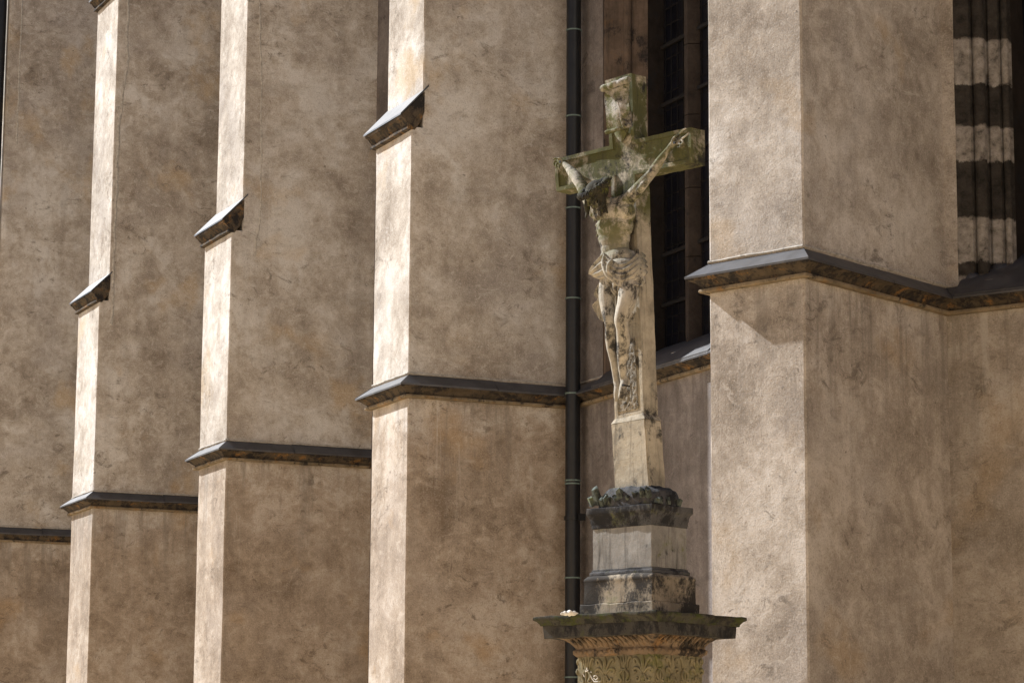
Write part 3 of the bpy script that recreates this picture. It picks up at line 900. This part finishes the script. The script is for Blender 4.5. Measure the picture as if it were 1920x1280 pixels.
for i in (0, 1, 3, 6):                               # smaller breaks along the other flank
    p = PC + UP * (HA + .004) + NP * (HB - .04 - i * .028) + ZU * (ZCAP + .01)
    s0 = Vector((random.uniform(-.3, .3), random.uniform(-.3, .3), 1)) + UP * .5
    t = s0.normalized(); a_ = t.orthogonal().normalized(); b_ = t.cross(a_); r = random.uniform(.012, .02)
    sh = MB(); sh.loft([[p + (a_ * math.cos(x) + b_ * math.sin(x)) * r for x in (0, 1.3, 2.5, 3.9, 5.1)], [p + t * random.uniform(.02, .04) + (a_ * math.cos(x) + b_ * math.sin(x)) * r * .7 for x in (0, 1.3, 2.5, 3.9, 5.1)]]); sh.build('rock_shard', ST_SHARD, mound, smooth=False)
#sh.build("rock_shards", ST_SHARD, mound, smooth=False)

# pale lump of stone lying on the cornice
m = MB()
for px, py, r in ((1060, 1153, .014), (1068, 1152, .016), (1076, 1152.5, .013), (1054, 1155, .009), (1082, 1154.5, .008)):
    d = ray(px, py); t = 14.07 / d.y
    c = Vector((0, 0, EYE)) + d * t; c.z = ZCORN + r * .5
    m.ell(c, UP * r * 1.3, NP * r, ZU * r, 12, 8)
lump = m.build("loose_stone", WHITE)
fuse(lump, 0.004, 2)
roughen(lump, 0.004, 60)
lump['label'] = "small whitish lump of stone lying on the left end of the pedestal cornice"; lump['category'] = "stone"

# ------------------------------------------------------------------ the cross
PB = CD - NP * 0.075                              # front plane of the foot block
PX = PB - NP * 0.012                              # front plane of the cross
TH = 0.117
cross = empty("stone_cross", flat(PC) + ZU * ZCAP, "mossy green sandstone cross with a sunk border and a carved scroll at its head", "cross")
def bl(px, py, o=0.0): return on_plane(px, py, PB + NP * o, NP)
def cx(px, py, o=0.0): return on_plane(px, py, PX + NP * o, NP)
m = MB()
fr = [bl(1145, 794), bl(1209, 783), bl(1217.5, 915), bl(1152.5, 925)]
m.loft([[p for p in fr], [p - NP * 0.137 for p in fr]])
fb = m.build("foot_block", ST_CROSS, cross)
# sloped top of the block
bevel(fb, 0.006, 2); roughen(fb, 0.003, 12, maxlen=0.03)
m = MB()
top = [bl(1145.5, 795), bl(1209, 784), bl(1209, 784) - NP * 0.137, bl(1145.5, 795) - NP * 0.137]
t2 = [cx(1152, 786), cx(1206.5, 774), cx(1206.5, 774) - NP * TH, cx(1152, 786) - NP * TH]
m.loft([top, t2])
m.build("foot_chamfer", ST_CROSS, cross)
outline = [(1134, 152), (1184.5, 137), (1188.5, 262), (1294.5, 238), (1296, 304), (1190, 327), (1207, 776), (1152.5, 788), (1146, 337), (1042, 358.5), (1040, 298), (1143, 273.5), (1139, 258)]
def body(outl):
    bm = bmesh.new()
    vs = [bm.verts.new(cx(*p)) for p in outl]
    f = bm.faces.new(vs); f.normal_update()
    if f.normal.dot(NP) < 0: f.normal_flip()
    ext = bmesh.ops.extrude_face_region(bm, geom=[f])
    bmesh.ops.translate(bm, verts=[v for v in ext['geom'] if isinstance(v, bmesh.types.BMVert)], vec=NP * 0.0)
    nf = [x for x in ext['geom'] if isinstance(x, bmesh.types.BMFace)][0]
    for v in vs: v.co -= NP * TH
    bm.normal_update()
    bmesh.ops.inset_region(bm, faces=[nf], thickness=0.022, depth=0.0, use_even_offset=True)
    bm.normal_update()
    bmesh.ops.inset_region(bm, faces=[nf], thickness=0.004, depth=-0.011, use_even_offset=True)
    bmesh.ops.recalc_face_normals(bm, faces=bm.faces)
    me = bpy.data.meshes.new("cross_body"); bm.to_mesh(me); bm.free()
    me.materials.append(ST_CROSS)
    o = bpy.data.objects.new("cross_body", me); COL.objects.link(o)
    o.parent = cross; o.matrix_parent_inverse = Matrix.Translation(-cross.location)
    return o
outl = [p for p in outline if p != (1139, 258)]
cb = body(outl)
bm = bmesh.new(); bm.from_mesh(cb.data)
bmesh.ops.triangulate(bm, faces=[f for f in bm.faces if len(f.verts) > 4])
bm.to_mesh(cb.data); bm.free()
roughen(cb, 0.0035, 13, maxlen=0.03)
m = MB()                                          # rough sunk infill at the foot
pf = [cx(1162, 640, -.009), cx(1190, 634, -.009), cx(1197, 765, -.009), cx(1160, 772, -.009)]
m.loft([[p + NP * .006 for p in pf], [p - NP * .01 for p in pf]])
inf = m.build("sunk_panel", ST_PANEL, cross)
roughen(inf, 0.006, 70, maxlen=0.008)
inf['label'] = "rough pitted panel sunk in the foot of the shaft"

# scroll at the head
sc_rows = [((1135, 172), (1178, 157), .055), ((1133, 181), (1177, 167), .040), ((1133, 192), (1177, 179), .040), ((1135, 203), (1178, 190), .052), ((1136, 214), (1180, 201), .060),
           ((1137, 226), (1181, 213), .056), ((1137, 237), (1182, 224), .046), ((1138, 245), (1183, 231), .040)]
m = MB(); rows = []
for (a, b, o) in sc_rows:
    r = []
    for j in range(17):
        t = j / 16
        bulge = 0.010 * math.sin(t * math.pi) + 0.004 * math.sin(t * 9 + o * 60)
        r.append(cx(a[0] + (b[0] - a[0]) * t, a[1] + (b[1] - a[1]) * t, o + bulge))
    rows.append(r)
vs = [p for r in rows for p in r] + [p - NP * .014 for r in rows for p in r]
n1, n2 = len(rows), 17
fs = []
for i in range(n1 - 1):
    for j in range(n2 - 1):
        a = i * n2 + j
        fs.append((a, a + 1, a + n2 + 1, a + n2)); b = a + n1 * n2; fs.append((b, b + n2, b + n2 + 1, b + 1))
for i in range(n1 - 1):
    for j in (0, n2 - 1):
        a = i * n2 + j; b = a + n1 * n2; fs.append((a, a + n2, b + n2, b))
for j in range(n2 - 1):
    for i in (0, n1 - 1):
        a = i * n2 + j; b = a + n1 * n2; fs.append((a, b, b + 1, a + 1))
m.add(vs, fs)
def rollt(p0, p1, r, k=14):
    m.tube([p0.lerp(p1, i / k) + NP * .003 * math.sin(i * 1.3) for i in range(k + 1)], [r * (1 + .08 * math.sin(i * 2.1)) for i in range(k + 1)], 14)
rollt(cx(1130, 167, .062), cx(1179, 149, .062), .0195)
rollt(cx(1137, 249, .040), cx(1183, 234, .040), .0125)
m.tube([cx(1158, 192, .058), cx(1163, 206, .066), cx(1165, 222, .064), cx(1169, 238, .055)], [.006, .008, .008, .007], 8)
scroll = m.build("carved_scroll", ST_SCROLL, cross, sharp=50)
roughen(scroll, 0.0022, 35)
m = MB()                                          # lobe under the scroll
rings = []
for k in range(8):
    t = k / 7
    w = 14 * math.cos(t * 1.35)
    yc = 243 + 22 * t
    rings.append([cx(1166 + w * math.cos(a) , yc - 0.29 * w * math.cos(a), 0.006 + 0.030 * (1 - t * .6) * max(0, math.sin(a)) - .01) for a in [i * math.pi / 8 for i in range(16)]])
m.loft(rings)
m.build("scroll_bracket", ST_SCROLL, cross)

# ------------------------------------------------------------------ the figure
def F(px, py, o): return on_plane(px, py, PX + NP * o, NP)
fig = MB()
def limb(pts, seg=14):
    """pts: (px, py, off, radius)"""
    P, R = smooth_pts([tuple(F(a, b, c)) for a, b, c, r in pts], [r for *_, r in pts], 5)
    fig.tube(P, R, seg)
    fig.ell(Vector(P[0]), UP * R[0], NP * R[0], ZU * R[0], 12, 8); fig.ell(Vector(P[-1]), UP * R[-1], NP * R[-1], ZU * R[-1], 12, 8)
def blob(px, py, o, a, b, c, ax=None):
    A, B, C = (UP, NP, ZU) if ax is None else ax
    fig.ell(F(px, py, o), A * a, B * b, C * c, 18, 12)
# his left arm (towards the lit end of the beam)
limb([(1176, 378, .085, .040), (1186, 366, .088, .037), (1200, 350, .085, .0325), (1213, 335, .075, .028), (1221, 326, .070, .0255), (1229, 315, .062, .0275), (1238, 301, .050, .0245), (1247, 288, .038, .0175), (1253, 280, .032, .0145)])
limb([(1190, 368, .094, .020), (1203, 352, .098, .022), (1214, 338, .086, .016)])
# hand nailed open
limb([(1253, 280, .030, .014), (1259, 273, .026, .017), (1265, 267, .024, .0165), (1268, 263, .024, .014)])
for c in ([(1266, 262, .024, .0072), (1274, 251, .034, .0060), (1281, 244, .036, .0056), (1286, 241, .030, .0048)],
          [(1270, 264, .026, .0070), (1280, 259, .040, .0060), (1287, 254, .038, .0054), (1291, 249, .026, .0048)],
          [(1270, 266, .028, .007), (1278, 263, .042, .0062), (1281, 268, .046, .0056), (1276, 271, .044, .005)],
          [(1269, 270, .028, .0066), (1275, 270, .042, .0058), (1276, 275, .044, .005), (1271, 276, .040, .0046)],
          [(1259, 269, .034, .0075), (1263, 259, .044, .0068), (1270, 254, .046, .0058)]):
    limb(c, 10)
# his right arm (foreshortened, behind the head)
limb([(1118, 398, .10, .040), (1110, 384, .105, .038), (1100, 366, .105, .037), (1092, 350, .095, .0345), (1087, 342, .09, .032), (1080, 332, .075, .033), (1072, 322, .058, .027), (1064, 313, .042, .0185), (1059, 308, .035, .0155)])
limb([(1059, 308, .032, .0155), (1054, 305, .028, .0175), (1049, 303, .026, .0165), (1046, 302, .026, .013)])
for c in ([(1048, 300, .028, .0072), (1042, 297, .036, .0062), (1038, 299, .036, .0055)],
          [(1046, 302, .030, .0072), (1040, 303, .042, .0062), (1039, 309, .044, .0056), (1043, 312, .04, .005)],
          [(1047, 305, .032, .0072), (1043, 309, .045, .0062), (1045, 316, .045, .0056), (1049, 317, .04, .005)],
          [(1050, 308, .034, .0068), (1048, 314, .046, .006), (1051, 320, .044, .0052)],
          [(1054, 302, .036, .0075), (1050, 297, .044, .0066), (1045, 297, .046, .0056)]):
    limb(c, 10)
# trunk
blob(1155, 402, .070, .128, .080, .085)
blob(1153, 425, .072, .118, .080, .085)
blob(1152, 446, .064, .100, .070, .080)
blob(1153, 465, .060, .090, .062, .075)
blob(1160, 488, .062, .104, .074, .075)
blob(1166, 506, .064, .110, .080, .075)
for a in ((1136, 404, .112, .056, .034, .042), (1172, 396, .096, .058, .034, .044)): blob(*a)      # chest muscles
limb([(1150, 430, .128, .012), (1135, 437, .126, .012), (1124, 448, .102, .010)])                   # rib arch
limb([(1154, 430, .126, .012), (1167, 437, .100, .009), (1175, 446, .066, .006)])
for y in (441, 452, 464): 
    blob(1146, y, .116 - (y - 441) * .0007, .028, .012, .016); blob(1160, y - 2, .104 - (y - 441) * .0007, .028, .012, .016)
for i, y in enumerate((416, 425, 434)):
    limb([(1124 - i, y, .112, .005), (1119 + i, y + 5, .085, .007), (1118 + i, y + 8, .05, .006)])
    limb([(1176, y - 4, .088, .006), (1185 - i, y + 1, .052, .007)])
blob(1132, 482, .100, .022, .020, .030); blob(1185, 479, .040, .020, .020, .028)
limb([(1181, 372, .07, .034), (1170, 378, .075, .040), (1150, 386, .075, .045), (1128, 392, .085, .040), (1118, 398, .10, .036)])
# neck
limb([(1146, 392, .090, .036), (1138, 382, .115, .033), (1128, 374, .140, .032)])
# head: bowed forward and towards his right
HC = F(1119, 370, .165)
hf = (NP * .80 - UP * .28 - ZU * .52).normalized()
hu = (ZU * .80 + NP * .45 + UP * -.10); hu = (hu - hf * hu.dot(hf)).normalized()
hs = hf.cross(hu)
def H(s, f, u): return HC + hs * s + hf * f + hu * u
def hell(s, f, u, a, b, c): fig.ell(H(s, f, u), hs * a, hf * b, hu * c, 14, 10)
hell(0, -.008, .026, .052, .064, .056); hell(0, .014, -.022, .042, .044, .054); hell(0, .020, -.058, .029, .030, .026)
hell(0, .050, .020, .038, .012, .010)                                            # brow
for s in (-1, 1):
    hell(s * .019, .047, .006, .010, .008, .007); hell(s * .030, .036, -.016, .014, .014, .014); hell(s * .053, -.004, .004, .007, .014, .020)
fig.tube([H(0, .052, .018), H(0, .062, .000), H(0, .068, -.014), H(0, .056, -.020)], [.006, .007, .010, .007], 10)
fig.tube([H(-.016, .048, -.036), H(0, .054, -.034), H(.016, .048, -.036)], [.003, .0055, .003], 8)
fig.tube([H(-.013, .047, -.044), H(0, .053, -.044), H(.013, .047, -.044)], [.003, .006, .003], 8)
# legs
limb([(1146, 512, .075, .056), (1141, 532, .095, .052), (1138, 556, .118, .046), (1140, 580, .135, .039), (1143, 597, .142, .034), (1145, 612, .130, .031), (1146, 632, .100, .034), (1148, 652, .088, .032), (1152, 678, .070, .024), (1154, 700, .056, .0185), (1156, 714, .050, .0175)])
limb([(1178, 516, .070, .062), (1179, 540, .098, .057), (1175, 566, .128, .051), (1168, 588, .150, .043), (1165, 602, .155, .038), (1167, 616, .142, .034), (1169, 638, .112, .037), (1168, 660, .096, .034), (1167, 684, .082, .025), (1168, 702, .072, .020)])
blob(1164, 600, .168, .022, .018, .026); blob(1141, 596, .158, .020, .016, .024)  # knee caps
# feet, pointed down, the left over the right
limb([(1168, 704, .068, .021), (1171, 714, .060, .022), (1169, 724, .080, .021), (1167, 734, .090, .020), (1166, 740, .088, .016)])
blob(1175, 716, .045, .018, .020, .020)
limb([(1156, 714, .046, .019), (1158, 724, .050, .020), (1157, 736, .060, .019), (1156, 744, .062, .015)])
for k, (fx, fy, fo, ln) in enumerate(((1163, 738, .094, 10), (1167, 739, .088, 9), (1171, 738, .080, 8), (1174, 736, .072, 7), (1177, 733, .064, 6))):
    limb([(fx, fy, fo, .0078 if k else .010), (fx - 1, fy + ln * .6, fo + .008, .007 if k else .009), (fx - 1, fy + ln, fo + .002, .006 if k else .008)], 10)
for k, (fx, fy, fo, ln) in enumerate(((1154, 742, .064, 9), (1157, 743, .060, 8), (1160, 742, .054, 7))):
    limb([(fx, fy, fo, .008), (fx, fy + ln * .6, fo + .006, .007), (fx, fy + ln, fo + .001, .006)], 10)
figo = fig.build("crucified_figure", ST_FIG)
fuse(figo, 0.0034, 5, 0.5)
figo['label'] = "weathered stone figure of a crucified man with bowed head and loincloth on the mossy cross"
figo['category'] = "statue"
_o = figo

def sub(mb, name, mat, voxel=None, it=3, parent=figo):
    o = mb.build(name, mat)
    if voxel: fuse(o, voxel, it, 0.5)
    o.parent = parent
    return o
# hair and beard: locks
hr = MB()
rnd = random.Random(3)
hr.ell(H(0, -.018, .030), hs * .066, hf * .068, hu * .060, 18, 12)
for k in range(46):
    a = rnd.uniform(-2.5, 2.5)
    st = H(.050 * math.sin(a), -.018 + .034 * math.cos(a) * (1 if abs(a) > 1 else .9), .062 + rnd.uniform(-.02, .012))
    if abs(a) < .75:
        continue
    side = 1 if math.sin(a) > 0 else -1
    pts, rad = [st], [.010]
    p = st.copy(); L = rnd.uniform(.09, .15)
    for i in range(6):
        out = hs * side * (.010 if i < 2 else .002) + hf * rnd.uniform(-.006, .010)
        p = p + out + (-ZU * .8 - hu * .25) * L / 6 + Vector((noise.noise(p * 60), noise.noise(p * 60 + Vector((9, 0, 0))), 0)) * .012
        pts.append(p.copy()); rad.append(.010 - .0011 * i)
    hr.tube(pts, rad, 8)
sub(hr, "hair", ST_HAIR, 0.0032, 1)
bd = MB()
for k in range(34):
    s0 = rnd.uniform(-.036, .036)
    st = H(s0, .040 - abs(s0) * .5 + rnd.uniform(-.004, .006), -.046 - rnd.uniform(0, .02) + abs(s0) * .7)
    p = st.copy(); pts, rad = [st], [.008]
    for i in range(5):
        p = p + (-ZU * .75 + hf * .12 - hu * .2) * .012 + Vector((noise.noise(p * 80), noise.noise(p * 80 + Vector((9, 0, 0))), 0)) * .010
        pts.append(p.copy()); rad.append(.008 - .0011 * i)
    bd.tube(pts, rad, 7)
sub(bd, "beard", ST_FIG, 0.003, 1)
# crown of thorns: three plaited branches and spikes
cw = MB()
CC = H(0, -.006, .050)
cu_ = (hu * .95 + hf * .10).normalized()
e1 = (hs - cu_ * hs.dot(cu_)).normalized(); e2 = cu_.cross(e1)
for q in range(4):
    pts = []
    for i in range(73):
        a = 2 * math.pi * i / 72
        r = .079 + .011 * math.cos(7 * a + q * math.pi / 2)
        pts.append(CC + (e1 * math.cos(a) + e2 * math.sin(a) * 1.08) * r + cu_ * (.012 * math.sin(7 * a + q * math.pi / 2)))
    cw.tube(pts, [.0098 + .002 * noise.noise(p * 50) for p in pts], 8)
for i in range(46):
    a = rnd.uniform(0, 2 * math.pi); r = rnd.uniform(.076, .092)
    p = CC + (e1 * math.cos(a) + e2 * math.sin(a) * 1.08) * r + cu_ * rnd.uniform(-.012, .014)
    dd = ((e1 * math.cos(a + rnd.uniform(-.5, .5)) + e2 * math.sin(a)) + cu_ * rnd.uniform(-.5, .9)).normalized()
    cw.tube([p, p + dd * rnd.uniform(.014, .026)], [.006, .0022], 6)
sub(cw, "crown_of_thorns", ST_HAIR)
# loincloth
lc = MB()
def fold(pts, seg=8):
    P, R = smooth_pts([tuple(F(a, b, c)) for a, b, c, r in pts], [r for *_, r in pts], 6)
    lc.tube(P, R, seg)
lc.ell(F(1167, 504, .064), UP * .117, NP * .093, ZU * .064, 24, 14)
def sheet(rows, ridge, nr, th=.015, sub_=30):
    """thick cloth: rows of (px, py, off), each row runs across the cloth; ridges run along it"""
    cols = [smooth_pts([tuple(F(*r[j])) for r in rows], [0] * len(rows), 5)[0] for j in range(len(rows[0]))]
    L = len(cols[0]); top = []
    for i in range(L):
        pts, _ = smooth_pts([c[i] for c in cols], [0] * len(cols), 10)
        line = []
        for j, p in enumerate(pts):
            t = j / (len(pts) - 1)
            p = Vector(p)
            w = abs(((t * nr + .35 * noise.noise(p * 14)) % 1.0) - .5) * 2
            line.append(p + NP * ridge * (w ** 1.6 - .4) * (.35 + .65 * min(1, i / L * 1.6)))
        top.append(line)
    m_ = len(top[0]); vs = [p for l in top for p in l] + [p - NP * th * 2 for l in top for p in l]
    o_ = L * m_; fs = []
    for i in range(L - 1):
        for j in range(m_ - 1):
            q = i * m_ + j
            fs.append((q, q + 1, q + m_ + 1, q + m_)); fs.append((q + o_, q + o_ + m_, q + o_ + m_ + 1, q + o_ + 1))
    for i in range(L - 1):
        for j in (0, m_ - 1):
            q = i * m_ + j; fs.append((q, q + m_, q + m_ + o_, q + o_))
    for j in range(m_ - 1):
        for i in (0, L - 1):
            q = i * m_ + j; fs.append((q, q + 1, q + 1 + o_, q + o_))
    lc.add(vs, fs)
sheet([[(1132, 475, .138), (1131, 488, .148), (1132, 500, .152), (1134, 512, .152), (1136, 522, .144)],
       [(1144, 487, .148), (1143, 499, .160), (1144, 511, .164), (1147, 524, .158), (1149, 534, .146)],
       [(1165, 495, .140), (1164, 508, .152), (1164, 521, .156), (1163, 534, .150), (1161, 545, .136)],
       [(1184, 487, .104), (1185, 500, .118), (1185, 513, .122), (1183, 527, .120), (1180, 540, .112)],
       [(1197, 473, .058), (1199, 487, .068), (1200, 502, .074), (1199, 518, .076), (1197, 536, .072)],
       [(1202, 474, .020), (1206, 487, .022), (1207, 500, .024), (1205, 515, .028), (1201, 535, .032)]], .022, 5.2)
fold([(1133, 478, .140, .007), (1131, 492, .156, .012), (1134, 506, .168, .013), (1140, 518, .170, .011), (1150, 527, .160, .007)])
fold([(1148, 486, .150, .006), (1141, 496, .170, .011), (1140, 507, .176, .010), (1147, 515, .168, .006)])
for a in ([(1152, 514, .160, .008), (1153, 528, .154, .012), (1152, 540, .142, .010), (1155, 549, .130, .006)],
          [(1162, 518, .156, .008), (1163, 532, .150, .009), (1159, 545, .138, .007)],
          [(1158, 540, .150, .007), (1175, 537, .136, .009), (1190, 534, .108, .009), (1201, 536, .070, .006)],
          [(1136, 520, .142, .010), (1141, 536, .138, .014), (1150, 548, .126, .011), (1156, 556, .110, .007)]):
    fold(a)
sheet([[(1133, 474, .140), (1132, 486, .146), (1133, 500, .150), (1134, 512, .150), (1134, 521, .146)],
       [(1122, 484, .146), (1121, 496, .154), (1123, 508, .158), (1126, 516, .156), (1129, 522, .150)],
       [(1112, 497, .144), (1111, 506, .156), (1114, 513, .160), (1119, 519, .156), (1125, 523, .148)],
       [(1104, 510, .138), (1105, 514, .150), (1110, 518, .154), (1116, 521, .150), (1121, 523, .142)]], .020, 3.4)
sheet([[(1127, 521, .090), (1131, 522, .084), (1135, 523, .078), (1139, 524, .064)],
       [(1117, 541, .092), (1124, 543, .080), (1131, 544, .070), (1138, 545, .050)],
       [(1113, 553, .086), (1121, 556, .068), (1129, 557, .062), (1138, 557, .046)],
       [(1119, 562, .074), (1124, 566, .062), (1130, 568, .056), (1138, 568, .044)],
       [(1111, 573, .080), (1119, 577, .064), (1128, 578, .054), (1138, 578, .042)],
       [(1117, 588, .066), (1122, 591, .056), (1129, 592, .048), (1138, 592, .040)],
       [(1124, 598, .052), (1128, 601, .046), (1132, 603, .042), (1138, 604, .036)]], .016, 2.6)
sub(lc, "loincloth", ST_FIG, 0.003, 2)
# nails
for (a, b, o) in ((1265, 268, .040), (1051, 304, .044), (1169, 722, .102)):
    p = F(a, b, o)
    nl = MB()
    nl.tube([p - NP * .05, p, p + NP * .006], [.004, .004, .008], 8)
    sub(nl, "nail", IRON)
